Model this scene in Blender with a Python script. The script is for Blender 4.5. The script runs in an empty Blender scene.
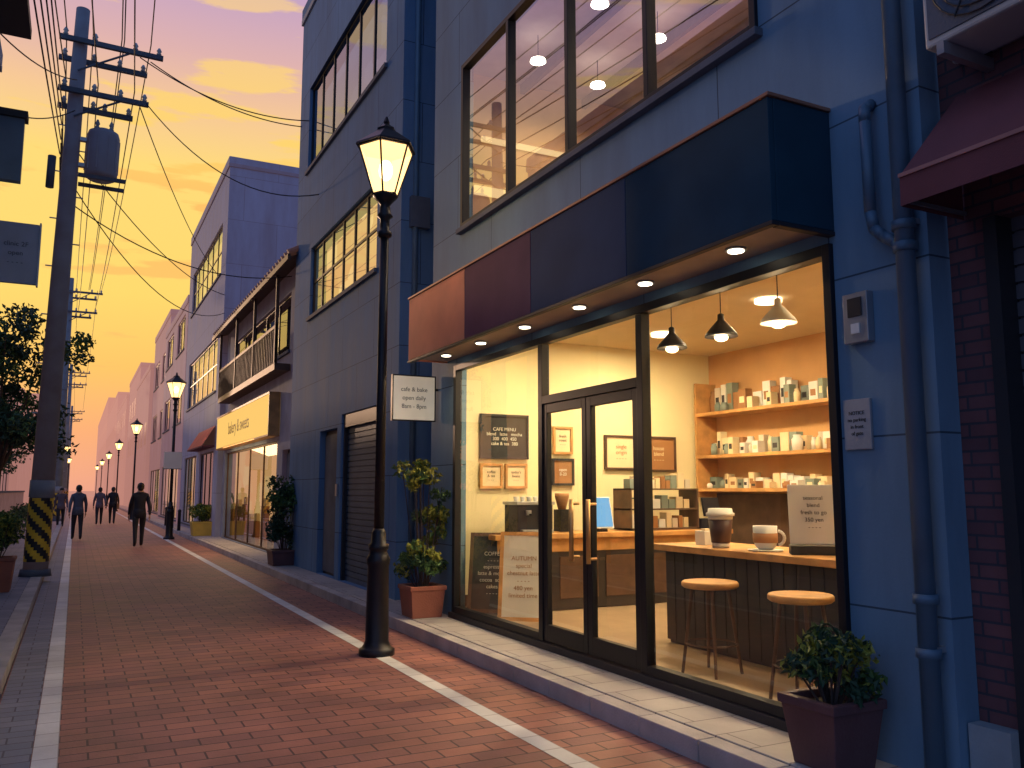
import bpy, bmesh, math, random
from mathutils import Vector, Matrix
random.seed(7)
D=bpy.data; C=bpy.context; sc=C.scene
sc.view_settings.view_transform='Standard'; sc.view_settings.look='None'; sc.view_settings.exposure=0
R=math.radians
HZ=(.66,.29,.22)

# ---------------------------------------------------------------- materials
def _n(nt,t,**k):
    n=nt.nodes.new(t)
    for a,b in k.items(): setattr(n,a,b)
    return n
def base(name):
    m=D.materials.new(name); m.use_nodes=True; nt=m.node_tree; nt.nodes.clear()
    out=_n(nt,'ShaderNodeOutputMaterial'); p=_n(nt,'ShaderNodeBsdfPrincipled')
    nt.links.new(p.outputs[0],out.inputs[0]); return m,nt,p,out
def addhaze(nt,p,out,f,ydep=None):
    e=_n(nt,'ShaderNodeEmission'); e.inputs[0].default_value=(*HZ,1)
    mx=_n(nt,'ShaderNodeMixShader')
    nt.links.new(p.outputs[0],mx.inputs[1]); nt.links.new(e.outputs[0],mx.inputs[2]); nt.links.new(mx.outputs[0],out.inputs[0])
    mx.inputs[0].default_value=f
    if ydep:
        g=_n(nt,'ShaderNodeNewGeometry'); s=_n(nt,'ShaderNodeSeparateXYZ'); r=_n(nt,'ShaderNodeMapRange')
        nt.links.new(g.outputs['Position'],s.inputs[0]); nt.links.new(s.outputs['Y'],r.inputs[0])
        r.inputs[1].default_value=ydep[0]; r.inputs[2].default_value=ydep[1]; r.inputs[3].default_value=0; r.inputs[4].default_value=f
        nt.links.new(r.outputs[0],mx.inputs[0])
def sc3(c,k): return (min(1,c[0]*k),min(1,c[1]*k),min(1,c[2]*k),1)
def M(name,col,rough=.7,metal=0,var=.15,vs=2.5,bump=0,bs=60,emit=None,es=0,haze=0,spec=.4):
    m,nt,p,out=base(name)
    g=_n(nt,'ShaderNodeNewGeometry')
    nz=_n(nt,'ShaderNodeTexNoise'); nz.inputs['Scale'].default_value=vs; nz.inputs['Detail'].default_value=5
    nt.links.new(g.outputs['Position'],nz.inputs['Vector'])
    cr=_n(nt,'ShaderNodeValToRGB'); cr.color_ramp.elements[0].position=.3; cr.color_ramp.elements[1].position=.7
    cr.color_ramp.elements[0].color=sc3(col,1-var); cr.color_ramp.elements[1].color=sc3(col,1+var)
    nt.links.new(nz.outputs['Fac'],cr.inputs[0]); nt.links.new(cr.outputs[0],p.inputs['Base Color'])
    p.inputs['Roughness'].default_value=rough; p.inputs['Metallic'].default_value=metal
    p.inputs['Specular IOR Level'].default_value=spec
    if bump:
        n2=_n(nt,'ShaderNodeTexNoise'); n2.inputs['Scale'].default_value=bs; n2.inputs['Detail'].default_value=4
        nt.links.new(g.outputs['Position'],n2.inputs['Vector'])
        bp=_n(nt,'ShaderNodeBump'); bp.inputs['Strength'].default_value=bump; bp.inputs['Distance'].default_value=.01
        nt.links.new(n2.outputs['Fac'],bp.inputs['Height']); nt.links.new(bp.outputs[0],p.inputs['Normal'])
    if emit:
        p.inputs['Emission Color'].default_value=(*emit,1); p.inputs['Emission Strength'].default_value=es
    if haze: addhaze(nt,p,out,haze)
    return m
def BR(name,c1,c2,mortar,bw,rh,ms,horiz=False,rough=.7,bump=.4,haze=0,ydep=None,stain=.25,offset=.5,spec=.4,streak=False):
    m,nt,p,out=base(name); L=nt.links.new
    g=_n(nt,'ShaderNodeNewGeometry'); s=_n(nt,'ShaderNodeSeparateXYZ'); L(g.outputs['Position'],s.inputs[0])
    cb=_n(nt,'ShaderNodeCombineXYZ')
    if horiz:
        L(s.outputs['X'],cb.inputs[0]); L(s.outputs['Y'],cb.inputs[1])
    else:
        ad=_n(nt,'ShaderNodeMath',operation='ADD'); L(s.outputs['X'],ad.inputs[0]); L(s.outputs['Y'],ad.inputs[1])
        L(ad.outputs[0],cb.inputs[0]); L(s.outputs['Z'],cb.inputs[1])
    b=_n(nt,'ShaderNodeTexBrick'); L(cb.outputs[0],b.inputs['Vector']); b.offset=offset
    b.inputs['Scale'].default_value=1; b.inputs['Brick Width'].default_value=bw; b.inputs['Row Height'].default_value=rh
    b.inputs['Mortar Size'].default_value=ms; b.inputs['Mortar Smooth'].default_value=.15; b.inputs['Bias'].default_value=0
    b.inputs['Color1'].default_value=(*c1,1); b.inputs['Color2'].default_value=(*c2,1); b.inputs['Mortar'].default_value=(*mortar,1)
    nz=_n(nt,'ShaderNodeTexNoise'); nz.inputs['Scale'].default_value=.9; nz.inputs['Detail'].default_value=7; nz.inputs['Roughness'].default_value=.65
    if streak:
        mpp=_n(nt,'ShaderNodeMapping'); mpp.inputs['Scale'].default_value=(2.2,2.2,.45); L(g.outputs['Position'],mpp.inputs[0]); L(mpp.outputs[0],nz.inputs['Vector'])
    else: L(g.outputs['Position'],nz.inputs['Vector'])
    r=_n(nt,'ShaderNodeMapRange'); L(nz.outputs['Fac'],r.inputs[0]); r.inputs[1].default_value=.3; r.inputs[2].default_value=.7
    r.inputs[3].default_value=1-stain; r.inputs[4].default_value=1+stain*.5
    mx=_n(nt,'ShaderNodeMix',data_type='RGBA',blend_type='MULTIPLY'); mx.inputs[0].default_value=1
    L(b.outputs['Color'],mx.inputs[6]); L(r.outputs[0],mx.inputs[7]); L(mx.outputs[2],p.inputs['Base Color'])
    rr=_n(nt,'ShaderNodeMapRange'); L(nz.outputs['Fac'],rr.inputs[0]); rr.inputs[3].default_value=rough-.12; rr.inputs[4].default_value=rough+.12
    L(rr.outputs[0],p.inputs['Roughness']); p.inputs['Specular IOR Level'].default_value=spec
    n2=_n(nt,'ShaderNodeTexNoise'); n2.inputs['Scale'].default_value=45; L(g.outputs['Position'],n2.inputs['Vector'])
    mm=_n(nt,'ShaderNodeMath',operation='MULTIPLY_ADD'); L(b.outputs['Fac'],mm.inputs[0]); mm.inputs[1].default_value=-1
    m3=_n(nt,'ShaderNodeMath',operation='MULTIPLY'); L(n2.outputs['Fac'],m3.inputs[0]); m3.inputs[1].default_value=.35; L(m3.outputs[0],mm.inputs[2])
    bp=_n(nt,'ShaderNodeBump'); bp.inputs['Strength'].default_value=bump; bp.inputs['Distance'].default_value=.008
    L(mm.outputs[0],bp.inputs['Height']); L(bp.outputs[0],p.inputs['Normal'])
    if haze: addhaze(nt,p,out,haze,ydep)
    return m
def GLASS(name,extra=0.0,tint=(1,1,1),rough=0.0):
    m=D.materials.new(name); m.use_nodes=True; nt=m.node_tree; nt.nodes.clear(); L=nt.links.new
    out=_n(nt,'ShaderNodeOutputMaterial'); t=_n(nt,'ShaderNodeBsdfTransparent'); t.inputs[0].default_value=(*tint,1)
    g=_n(nt,'ShaderNodeBsdfGlossy'); g.inputs['Roughness'].default_value=rough; g.inputs[0].default_value=(.85,.9,1,1)
    f=_n(nt,'ShaderNodeFresnel'); f.inputs[0].default_value=1.45
    a=_n(nt,'ShaderNodeMath',operation='ADD'); a.use_clamp=True; L(f.outputs[0],a.inputs[0]); a.inputs[1].default_value=extra
    mx=_n(nt,'ShaderNodeMixShader'); L(a.outputs[0],mx.inputs[0]); L(t.outputs[0],mx.inputs[1]); L(g.outputs[0],mx.inputs[2]); L(mx.outputs[0],out.inputs[0])
    return m
def EM(name,col,st,transp=0):
    m=D.materials.new(name); m.use_nodes=True; nt=m.node_tree; nt.nodes.clear(); L=nt.links.new
    out=_n(nt,'ShaderNodeOutputMaterial'); e=_n(nt,'ShaderNodeEmission'); e.inputs[0].default_value=(*col,1); e.inputs[1].default_value=st
    if transp:
        t=_n(nt,'ShaderNodeBsdfTransparent'); mx=_n(nt,'ShaderNodeMixShader'); mx.inputs[0].default_value=transp
        L(e.outputs[0],mx.inputs[1]); L(t.outputs[0],mx.inputs[2]); L(mx.outputs[0],out.inputs[0])
    else: L(e.outputs[0],out.inputs[0])
    return m
def LITROOM(name,c1,c2,st,haze=0):
    m=D.materials.new(name); m.use_nodes=True; nt=m.node_tree; nt.nodes.clear(); L=nt.links.new
    out=_n(nt,'ShaderNodeOutputMaterial'); e=_n(nt,'ShaderNodeEmission'); e.inputs[1].default_value=st
    g=_n(nt,'ShaderNodeNewGeometry'); mp=_n(nt,'ShaderNodeMapping'); mp.inputs['Scale'].default_value=(1,.9,1.3)
    v=_n(nt,'ShaderNodeTexVoronoi'); v.distance='CHEBYCHEV'; v.inputs['Scale'].default_value=1.3
    L(g.outputs['Position'],mp.inputs[0]); L(mp.outputs[0],v.inputs['Vector'])
    s=_n(nt,'ShaderNodeSeparateColor'); L(v.outputs['Color'],s.inputs[0])
    cr=_n(nt,'ShaderNodeValToRGB'); cr.color_ramp.elements[0].color=(*c1,1); cr.color_ramp.elements[1].color=(*c2,1)
    L(s.outputs[0],cr.inputs[0]); L(cr.outputs[0],e.inputs[0]); L(e.outputs[0],out.inputs[0])
    return m

WALLB=BR('blue_panel_wall',(.15,.265,.39),(.165,.28,.41),(.05,.085,.13),1.9,.95,.006,rough=.7,bump=.35,stain=.22,streak=True,spec=.25)
WALL2=BR('slate_panel_wall',(.115,.225,.40),(.125,.24,.42),(.035,.065,.12),1.7,.9,.006,rough=.8,bump=.35,stain=.25,streak=True,spec=.15)
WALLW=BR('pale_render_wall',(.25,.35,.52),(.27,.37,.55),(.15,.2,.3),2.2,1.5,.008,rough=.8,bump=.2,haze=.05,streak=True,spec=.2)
BRICKR=BR('dark_red_brick',(.12,.05,.06),(.19,.072,.075),(.055,.045,.06),.21,.072,.007,bump=.8,stain=.4)
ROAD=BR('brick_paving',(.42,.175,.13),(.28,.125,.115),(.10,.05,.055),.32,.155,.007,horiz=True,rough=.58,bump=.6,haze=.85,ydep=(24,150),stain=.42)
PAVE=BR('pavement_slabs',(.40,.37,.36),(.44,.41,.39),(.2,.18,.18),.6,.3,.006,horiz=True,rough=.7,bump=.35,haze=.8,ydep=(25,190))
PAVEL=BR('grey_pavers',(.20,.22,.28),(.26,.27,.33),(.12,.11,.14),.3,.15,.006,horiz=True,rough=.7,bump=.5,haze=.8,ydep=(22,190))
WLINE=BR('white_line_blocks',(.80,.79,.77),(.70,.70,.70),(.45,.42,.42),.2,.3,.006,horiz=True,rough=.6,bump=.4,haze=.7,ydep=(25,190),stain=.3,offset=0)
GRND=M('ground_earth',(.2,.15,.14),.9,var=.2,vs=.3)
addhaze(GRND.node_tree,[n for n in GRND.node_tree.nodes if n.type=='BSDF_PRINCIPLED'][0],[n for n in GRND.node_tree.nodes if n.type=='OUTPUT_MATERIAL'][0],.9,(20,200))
KERB=M('kerb_concrete',(.42,.39,.38),.8,var=.25,bump=.4)
CONC=M('concrete',(.32,.34,.37),.8,var=.18,bump=.3)
CONCD=M('concrete_dark',(.10,.12,.16),.8,var=.2,bump=.3)
BLK=M('black_metal',(.016,.017,.022),.45,.3,var=.1)
BLKM=M('black_painted',(.022,.022,.028),.5,0,var=.1)
LAMPM=M('lamp_iron',(.02,.021,.028),.38,.5,var=.15,bump=.15,bs=30)
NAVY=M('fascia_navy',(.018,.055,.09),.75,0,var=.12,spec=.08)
FGLOW2=M('fascia_glow_mid',(.17,.075,.115),.75,0,var=.12,spec=.08)  # middle step of the fading sunset glow, painted as base colour
FGLOW3=M('fascia_glow_low',(.04,.07,.13),.75,0,var=.12,spec=.08)  # last step of the painted glow before plain navy
FGLOW=M('fascia_glow',(.85,.33,.19),.7,0,var=.08,spec=.12)  # orange sunset light on the fascia's far end, put into base colour
COPTRIM=M('copper_trim',(.35,.17,.11),.5,.3)
SOFF=M('soffit',(.34,.28,.24),.7)
PIPE=M('drain_pipe_paint',(.09,.16,.24),.4,.1,var=.12)
STEEL=M('steel',(.4,.42,.45),.4,.7)
YWALL=M('cream_wall',(.88,.77,.47),.85,var=.05,vs=1.2)
OWALL=M('ochre_wall',(.60,.33,.14),.8,var=.12,vs=1.5)
CEIL=M('ceiling_paint',(.75,.60,.38),.9,var=.04)
WOOD=M('light_wood',(.56,.29,.10),.5,var=.25,vs=6)
WOODD=M('dark_wood',(.10,.055,.035),.55,var=.3,vs=6)
CABD=M('cabinet_black',(.035,.03,.03),.5,var=.2)
FLOORI=M('shop_floor',(.34,.24,.15),.45,var=.12,vs=3)
WHITE=M('white_paint',(.78,.77,.73),.6,var=.05)
CREAM=M('cream_card',(.80,.66,.42),.7,var=.08)
BROWN=M('brown_card',(.35,.17,.07),.7,var=.15)
INK=M('ink',(.04,.035,.035),.7)
CHALK=M('chalkboard',(.028,.03,.032),.75,var=.3,vs=8)
CHALKW=M('chalk_white',(.75,.72,.62),.9)
TERRA=M('terracotta',(.30,.11,.075),.75,var=.2,bump=.3)
POTD=M('pot_brown',(.12,.055,.06),.6,var=.2,bump=.25)
SOIL=M('soil',(.03,.02,.015),.95)
G1=M('leaf_mid',(.07,.14,.04),.55,var=.3); G2=M('leaf_light',(.26,.28,.045),.5,var=.25); G3=M('leaf_dark',(.025,.065,.035),.6,var=.3)
BARK=M('bark',(.07,.05,.045),.9,var=.3,bump=.6,bs=25)
GL=GLASS('shop_glass',0.02); GLU=GLASS('coated_glass',.24,(.80,.84,.95)); GLD=GLASS('window_glass',.14,(.85,.87,.92))
AWN=M('awning_maroon',(.17,.05,.06),.8,var=.12,bump=.2,bs=120)
SHUT=M('shutter_metal',(.07,.12,.19),.5,.3,var=.15)
SHUT2=M('shutter_grey',(.13,.13,.16),.45,.4,var=.15)
DARKR=M('dark_interior',(.03,.032,.045),.8)
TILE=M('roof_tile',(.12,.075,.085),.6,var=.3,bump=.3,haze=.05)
YSTR=M('hazard_yellow',(.75,.50,.04),.6,var=.15)
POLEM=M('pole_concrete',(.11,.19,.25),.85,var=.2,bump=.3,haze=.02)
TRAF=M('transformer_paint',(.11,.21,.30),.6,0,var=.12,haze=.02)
CABLE=M('cable_rubber',(.015,.015,.022),.6)
BULB=EM('bulb_glow',(1,.72,.36),14); LANT=EM('lantern_glass_glow',(1,.60,.22),3.2,.3)
SPOTE=EM('downlight_glow',(1,.85,.6),12); CEILE=EM('ceiling_light_glow',(1,.80,.5),5)
WARM=LITROOM('lit_room',(.60,.26,.09),(1,.66,.27),1.1); WARMH=LITROOM('lit_room_far',(.85,.42,.14),(1,.66,.30),1.0)
BRIGHT=LITROOM('lit_shop',(.95,.42,.10),(1,.66,.24),1.0)
COOL=LITROOM('dusk_room',(.09,.14,.22),(.19,.25,.36),.5)
SIGNY=EM('sign_panel_yellow',(1,.60,.16),1.0)
INSU=M('insulator',(.5,.5,.5),.3); LIPS=M('lips',(.4,.15,.13),.5)

# ---------------------------------------------------------------- builders
def E(name,loc=(0,0,0),rz=0,local=False,ry=0):
    e=D.objects.new(name,None); sc.collection.objects.link(e); e.location=loc; e.rotation_euler=(0,ry,rz); e.empty_display_size=.3
    e['local']=local; return e
def attach(o,p):
    if p is None: return
    o.parent=p
    if not p['local']: o.matrix_parent_inverse=Matrix.Translation(-Vector(p.location))
class B:
    def __init__(s,name): s.n=name; s.bm=bmesh.new(); s.m=[]
    def mi(s,m):
        if m not in s.m: s.m.append(m)
        return s.m.index(m)
    def f(s,pts,m,smooth=False):
        vs=[s.bm.verts.new(p) for p in pts]; fc=s.bm.faces.new(vs); fc.material_index=s.mi(m); fc.smooth=smooth; return fc
    def box(s,x0,x1,y0,y1,z0,z1,m,rot=None,piv=None):
        x0,x1=min(x0,x1),max(x0,x1);y0,y1=min(y0,y1),max(y0,y1);z0,z1=min(z0,z1),max(z0,z1)
        P=[Vector(p) for p in((x0,y0,z0),(x1,y0,z0),(x1,y1,z0),(x0,y1,z0),(x0,y0,z1),(x1,y0,z1),(x1,y1,z1),(x0,y1,z1))]
        if rot is not None:
            pv=Vector(piv) if piv else Vector(((x0+x1)/2,(y0+y1)/2,(z0+z1)/2)); P=[rot@(p-pv)+pv for p in P]
        v=[s.bm.verts.new(p) for p in P]; k=s.mi(m)
        for q in((0,3,2,1),(4,5,6,7),(0,1,5,4),(1,2,6,5),(2,3,7,6),(3,0,4,7)):
            s.bm.faces.new([v[i] for i in q]).material_index=k
    def cyl(s,p0,p1,r0,r1,m,n=12,cap=True):
        p0=Vector(p0);p1=Vector(p1);d=(p1-p0).normalized(); a=d.orthogonal().normalized(); b=d.cross(a); k=s.mi(m)
        A=[];Bb=[]
        for i in range(n):
            t=2*math.pi*i/n; o=a*math.cos(t)+b*math.sin(t); A.append(s.bm.verts.new(p0+o*r0)); Bb.append(s.bm.verts.new(p1+o*r1))
        for i in range(n):
            j=(i+1)%n; fc=s.bm.faces.new((A[i],A[j],Bb[j],Bb[i])); fc.material_index=k; fc.smooth=n>8
        if cap:
            for rg in (A[::-1],Bb): fc=s.bm.faces.new(rg); fc.material_index=k
    def lathe(s,cx,cy,prof,m,n=16,rot=0,z0=0,smooth=True):
        k=s.mi(m); rings=[]
        for r,z in prof:
            rings.append([s.bm.verts.new((cx+r*math.cos(rot+2*math.pi*i/n),cy+r*math.sin(rot+2*math.pi*i/n),z0+z)) for i in range(n)])
        for q in range(len(rings)-1):
            for i in range(n):
                j=(i+1)%n; fc=s.bm.faces.new((rings[q][i],rings[q][j],rings[q+1][j],rings[q+1][i])); fc.material_index=k; fc.smooth=smooth
        for rg in (rings[0][::-1],rings[-1]):
            fc=s.bm.faces.new(rg); fc.material_index=k
    def ball(s,c,r,m,seg=12,sx=1,sy=1,sz=1):
        k=s.mi(m); mt=Matrix.Translation(c)@Matrix.Diagonal((r*sx,r*sy,r*sz,1))
        o=bmesh.ops.create_uvsphere(s.bm,u_segments=seg,v_segments=max(6,seg//2+2),radius=1,matrix=mt)
        for v in o['verts']:
            for fc in v.link_faces: fc.material_index=k; fc.smooth=True
    def wall(s,X,y0,y1,z0,z1,op,m,dep=.2,sg=1,back=False):
        ys=sorted({y0,y1,*[o[0] for o in op],*[o[1] for o in op]}); zs=sorted({z0,z1,*[o[2] for o in op],*[o[3] for o in op]})
        for i in range(len(ys)-1):
            for j in range(len(zs)-1):
                cy=(ys[i]+ys[i+1])/2; cz=(zs[j]+zs[j+1])/2
                if any(o[0]<cy<o[1] and o[2]<cz<o[3] for o in op): continue
                for xx in ([X,X+sg*dep] if back else [X]):
                    s.f([(xx,ys[i],zs[j]),(xx,ys[i],zs[j+1]),(xx,ys[i+1],zs[j+1]),(xx,ys[i+1],zs[j])],m)
        for o in op:
            a,b,c,d=o[:4]; x=X+sg*dep
            s.f([(X,a,c),(x,a,c),(x,a,d),(X,a,d)],m); s.f([(X,b,c),(X,b,d),(x,b,d),(x,b,c)],m)
            s.f([(X,a,d),(x,a,d),(x,b,d),(X,b,d)],m); s.f([(X,a,c),(X,b,c),(x,b,c),(x,a,c)],m)
    def leaf(s,p,sz,ms):
        d=Vector((random.gauss(0,1),random.gauss(0,1),random.gauss(0,.7)+.3)).normalized(); a=d.orthogonal().normalized()
        a=Matrix.Rotation(random.uniform(0,6.28),3,d)@a; b=d.cross(a); l=sz*random.uniform(.6,1.2); w=l*.5
        p=Vector(p); k=s.mi(random.choice(ms)); u=d*l*.18
        v=[s.bm.verts.new(q) for q in (p-a*l*.5,p+b*w*.5+u-a*l*.05,p+a*l*.55-u*.4,p-b*w*.5+u-a*l*.05)]
        s.bm.faces.new((v[0],v[1],v[2])).material_index=k; s.bm.faces.new((v[0],v[2],v[3])).material_index=k
    def clump(s,c,r,n,sz,ms):
        for _ in range(n):
            d=Vector((random.gauss(0,1),random.gauss(0,1),random.gauss(0,1))).normalized()*(random.random()**.4)
            s.leaf((c[0]+d.x*r,c[1]+d.y*r,c[2]+d.z*r*.8),sz,ms)
    def done(s,parent=None,bevel=0):
        me=D.meshes.new(s.n)
        s.bm.to_mesh(me); s.bm.free()
        for m in s.m: me.materials.append(m)
        o=D.objects.new(s.n,me); sc.collection.objects.link(o); attach(o,parent)
        if bevel:
            b=o.modifiers.new('bevel','BEVEL'); b.width=bevel; b.segments=2; b.limit_method='ANGLE'; b.angle_limit=R(40)
        return o
def text(body,size,loc,rot,mat,parent,name='lettering',ext=.001,al='CENTER',sp=1.0):
    cu=D.curves.new(name,'FONT'); cu.body=body; cu.size=size; cu.extrude=ext; cu.align_x=al; cu.align_y='CENTER'; cu.space_line=sp
    cu.materials.append(mat); o=D.objects.new(name,cu); sc.collection.objects.link(o); o.location=loc; o.rotation_euler=rot; attach(o,parent); return o
TX=(R(90),0,R(-90)); TY=(R(90),0,0)
def light(kind,name,loc,power,col,parent=None,size=.1,rot=(0,0,0),**k):
    l=D.lights.new(name,kind); l.energy=power; l.color=col
    if kind=='AREA': l.shape='RECTANGLE'; l.size=size[0]; l.size_y=size[1]
    else: l.shadow_soft_size=size
    for a,b in k.items(): setattr(l,a,b)
    o=D.objects.new(name,l); sc.collection.objects.link(o); o.location=loc; o.rotation_euler=rot; attach(o,parent); return o

# ---------------------------------------------------------------- world + sun
w=D.worlds.new("World"); sc.world=w; w.use_nodes=True; nt=w.node_tree; nt.nodes.clear(); L=nt.links.new
out=_n(nt,'ShaderNodeOutputWorld'); tc=_n(nt,'ShaderNodeTexCoord'); nm=_n(nt,'ShaderNodeVectorMath',operation='NORMALIZE'); L(tc.outputs['Generated'],nm.inputs[0])
sp=_n(nt,'ShaderNodeSeparateXYZ'); L(nm.outputs[0],sp.inputs[0])
def ramp(els,src):
    r=_n(nt,'ShaderNodeValToRGB'); cr=r.color_ramp
    while len(cr.elements)<len(els): cr.elements.new(.5)
    for e,(p,c) in zip(cr.elements,els): e.position=p; e.color=(*c,1)
    L(src,r.inputs[0]); return r
A=ramp([(0,(.76,.32,.24)),(.06,(.90,.38,.17)),(.13,(.97,.54,.12)),(.21,(1,.68,.14)),(.34,(1,.70,.18)),(.40,(.92,.57,.30)),(.45,(.74,.44,.42)),(.52,(.52,.35,.56))],sp.outputs['Z'])
Bq=ramp([(0,(.20,.23,.40)),(.15,(.19,.28,.50)),(.5,(.16,.27,.54)),(1,(.13,.22,.48))],sp.outputs['Z'])
SA=Vector((-.22,.975,0)).normalized()
dt=_n(nt,'ShaderNodeVectorMath',operation='DOT_PRODUCT'); L(nm.outputs[0],dt.inputs[0]); dt.inputs[1].default_value=SA
mr=_n(nt,'ShaderNodeMapRange'); mr.interpolation_type='SMOOTHSTEP'; L(dt.outputs['Value'],mr.inputs[0]); mr.inputs[1].default_value=.28; mr.inputs[2].default_value=.76
mix=_n(nt,'ShaderNodeMix',data_type='RGBA'); L(mr.outputs[0],mix.inputs[0]); L(Bq.outputs[0],mix.inputs[6]); L(A.outputs[0],mix.inputs[7])
mp=_n(nt,'ShaderNodeMapping'); mp.inputs['Scale'].default_value=(4.2,4.2,24); mp.inputs['Location'].default_value=(2.3,.4,3.1); L(nm.outputs[0],mp.inputs[0])
nz=_n(nt,'ShaderNodeTexNoise'); nz.inputs['Scale'].default_value=1.25; nz.inputs['Detail'].default_value=6; nz.inputs['Roughness'].default_value=.55; L(mp.outputs[0],nz.inputs['Vector'])
cr=ramp([(.55,(0,0,0)),(.60,(1,1,1))],nz.outputs['Fac'])
cel=ramp([(.05,(.15,.15,.15)),(.2,(.6,.6,.6)),(.36,(.9,.9,.9)),(.7,(.2,.2,.2))],sp.outputs['Z'])
mu=_n(nt,'ShaderNodeMath',operation='MULTIPLY'); L(cr.outputs[0],mu.inputs[0]); L(cel.outputs[0],mu.inputs[1])
mu2=_n(nt,'ShaderNodeMath',operation='MULTIPLY'); L(mu.outputs[0],mu2.inputs[0]); L(mr.outputs[0],mu2.inputs[1])
cc=ramp([(.08,(.95,.36,.14)),(.22,(1,.48,.12)),(.31,(1,.50,.12)),(.37,(1,.66,.14)),(.55,(1,.66,.22))],sp.outputs['Z'])
mix2=_n(nt,'ShaderNodeMix',data_type='RGBA'); L(mu2.outputs[0],mix2.inputs[0]); L(mix.outputs[2],mix2.inputs[6]); L(cc.outputs[0],mix2.inputs[7])
bg=_n(nt,'ShaderNodeBackground'); L(mix2.outputs[2],bg.inputs[0]); bg.inputs[1].default_value=1.0
sky=_n(nt,'ShaderNodeTexSky'); sky.sky_type='NISHITA'; sky.sun_disc=False; sky.sun_elevation=R(7); sky.sun_rotation=R(-13)
bg2=_n(nt,'ShaderNodeBackground'); L(sky.outputs[0],bg2.inputs[0]); bg2.inputs[1].default_value=.003
ads=_n(nt,'ShaderNodeAddShader'); L(bg.outputs[0],ads.inputs[0]); L(bg2.outputs[0],ads.inputs[1]); L(ads.outputs[0],out.inputs[0])
sun=light('SUN','sun',(0,0,30),.9,(1,.62,.40)); sun.data.angle=R(1.5)
sun.rotation_euler=Vector((SA.x,SA.y,math.tan(R(7)))).to_track_quat('Z','Y').to_euler()

# ---------------------------------------------------------------- ground
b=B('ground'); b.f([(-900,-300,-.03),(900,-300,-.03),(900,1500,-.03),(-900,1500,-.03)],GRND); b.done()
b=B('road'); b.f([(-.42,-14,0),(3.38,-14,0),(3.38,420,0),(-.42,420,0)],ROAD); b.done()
b=B('road_marking'); b.f([(2.66,-14,.004),(2.80,-14,.004),(2.80,300,.004),(2.66,300,.004)],WLINE)
b.f([(-.14,-14,.004),(.0,-14,.004),(.0,300,.004),(-.14,300,.004)],WLINE)
b.f([(-.41,-14,.004),(-.145,-14,.004),(-.145,300,.004),(-.41,300,.004)],PAVEL); b.done()
b=B('pavement')
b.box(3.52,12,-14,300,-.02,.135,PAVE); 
y=-6.0
while y<120:
    b.box(3.38,3.517,y,y+.59 if y<60 else y+20,-.02,.128,KERB); y+=.6 if y<60 else 20.02
b.done(bevel=.006)
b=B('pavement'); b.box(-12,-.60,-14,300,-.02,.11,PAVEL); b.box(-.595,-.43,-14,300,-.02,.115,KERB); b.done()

# ---------------------------------------------------------------- generic building pieces
def fill(e,X,sg,o,FR=BLK):
    ya,yb,za,zb,kind=o[:5]; nm_=o[5] if len(o)>5 else 2; nh=o[6] if len(o)>6 else 0
    if kind in('lit','dark','cool','far','bright'):
        mt={'lit':WARM,'dark':DARKR,'cool':COOL,'far':WARMH,'bright':BRIGHT}[kind]
        b=B('window_room'); x=X+sg*.32
        b.f([(x,ya-.05,za-.05),(x,ya-.05,zb+.05),(x,yb+.05,zb+.05),(x,yb+.05,za-.05)],mt)
        if kind=='bright':
            y=ya+.3; rq=random.Random(4)
            while y<yb-.4:
                hh=rq.uniform(.5,1.1); b.box(x-.13,x-.01,y,y+.5,za,za+hh,WOODD if rq.random()<.5 else BROWN); b.box(x-.10,x-.01,y+.05,y+.4,za+hh+.01,za+hh+.2,CREAM); y+=rq.uniform(.7,1.3)
        b.done(e)
        b=B('window_frame'); t=.05
        x0,x1=X+sg*.06,X+sg*.10
        b.box(x0,x1,ya,ya+t,za,zb,FR); b.box(x0,x1,yb-t,yb,za,zb,FR); b.box(x0,x1,ya+t,yb-t,za,za+t,FR); b.box(x0,x1,ya+t,yb-t,zb-t,zb,FR)
        for i in range(1,nm_):
            yy=ya+(yb-ya)*i/nm_; b.box(x0,x1,yy-.022,yy+.022,za+t,zb-t,FR)
        for i in range(1,nh+1):
            zz=za+(zb-za)*i/(nh+1); b.box(x0+.004*sg,x1-.004*sg,ya+t,yb-t,zz-.02,zz+.02,FR)
        b.box(X-sg*.05,X+sg*.10,ya-.06,yb+.06,za-.07,za-.002,CONCD)
        b.done(e)
        b=B('window_glass'); x=X+sg*.08; b.f([(x,ya+t,za+t),(x,ya+t,zb-t),(x,yb-t,zb-t),(x,yb-t,za+t)],GLD); b.done(e)
    elif kind=='shutter':
        b=B('roller_shutter'); z=za
        while z<zb-.05:
            b.box(X+sg*.10,X+sg*.14,ya,yb,z,min(z+.075,zb),SHUT); b.box(X+sg*.12,X+sg*.145,ya,yb,min(z+.075,zb),min(z+.092,zb),SHUT); z+=.092
        b.box(X+sg*.04,X+sg*.2,ya,ya+.07,za,zb,BLKM); b.box(X+sg*.04,X+sg*.2,yb-.07,yb,za,zb,BLKM); b.box(X+sg*.03,X+sg*.2,ya+.07,yb-.07,zb-.22,zb,BLKM)
        b.done(e)
    elif kind=='door':
        b=B('door'); b.box(X+sg*.12,X+sg*.18,ya,yb,za,zb,BLKM); b.box(X+sg*.09,X+sg*.118,ya+.06,yb-.06,za+.05,zb-.08,CONCD); b.cyl((X+sg*.07,ya+.12,za+.95),(X+sg*.07,ya+.12,za+1.15),.015,.015,STEEL,8); b.done(e)
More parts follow.
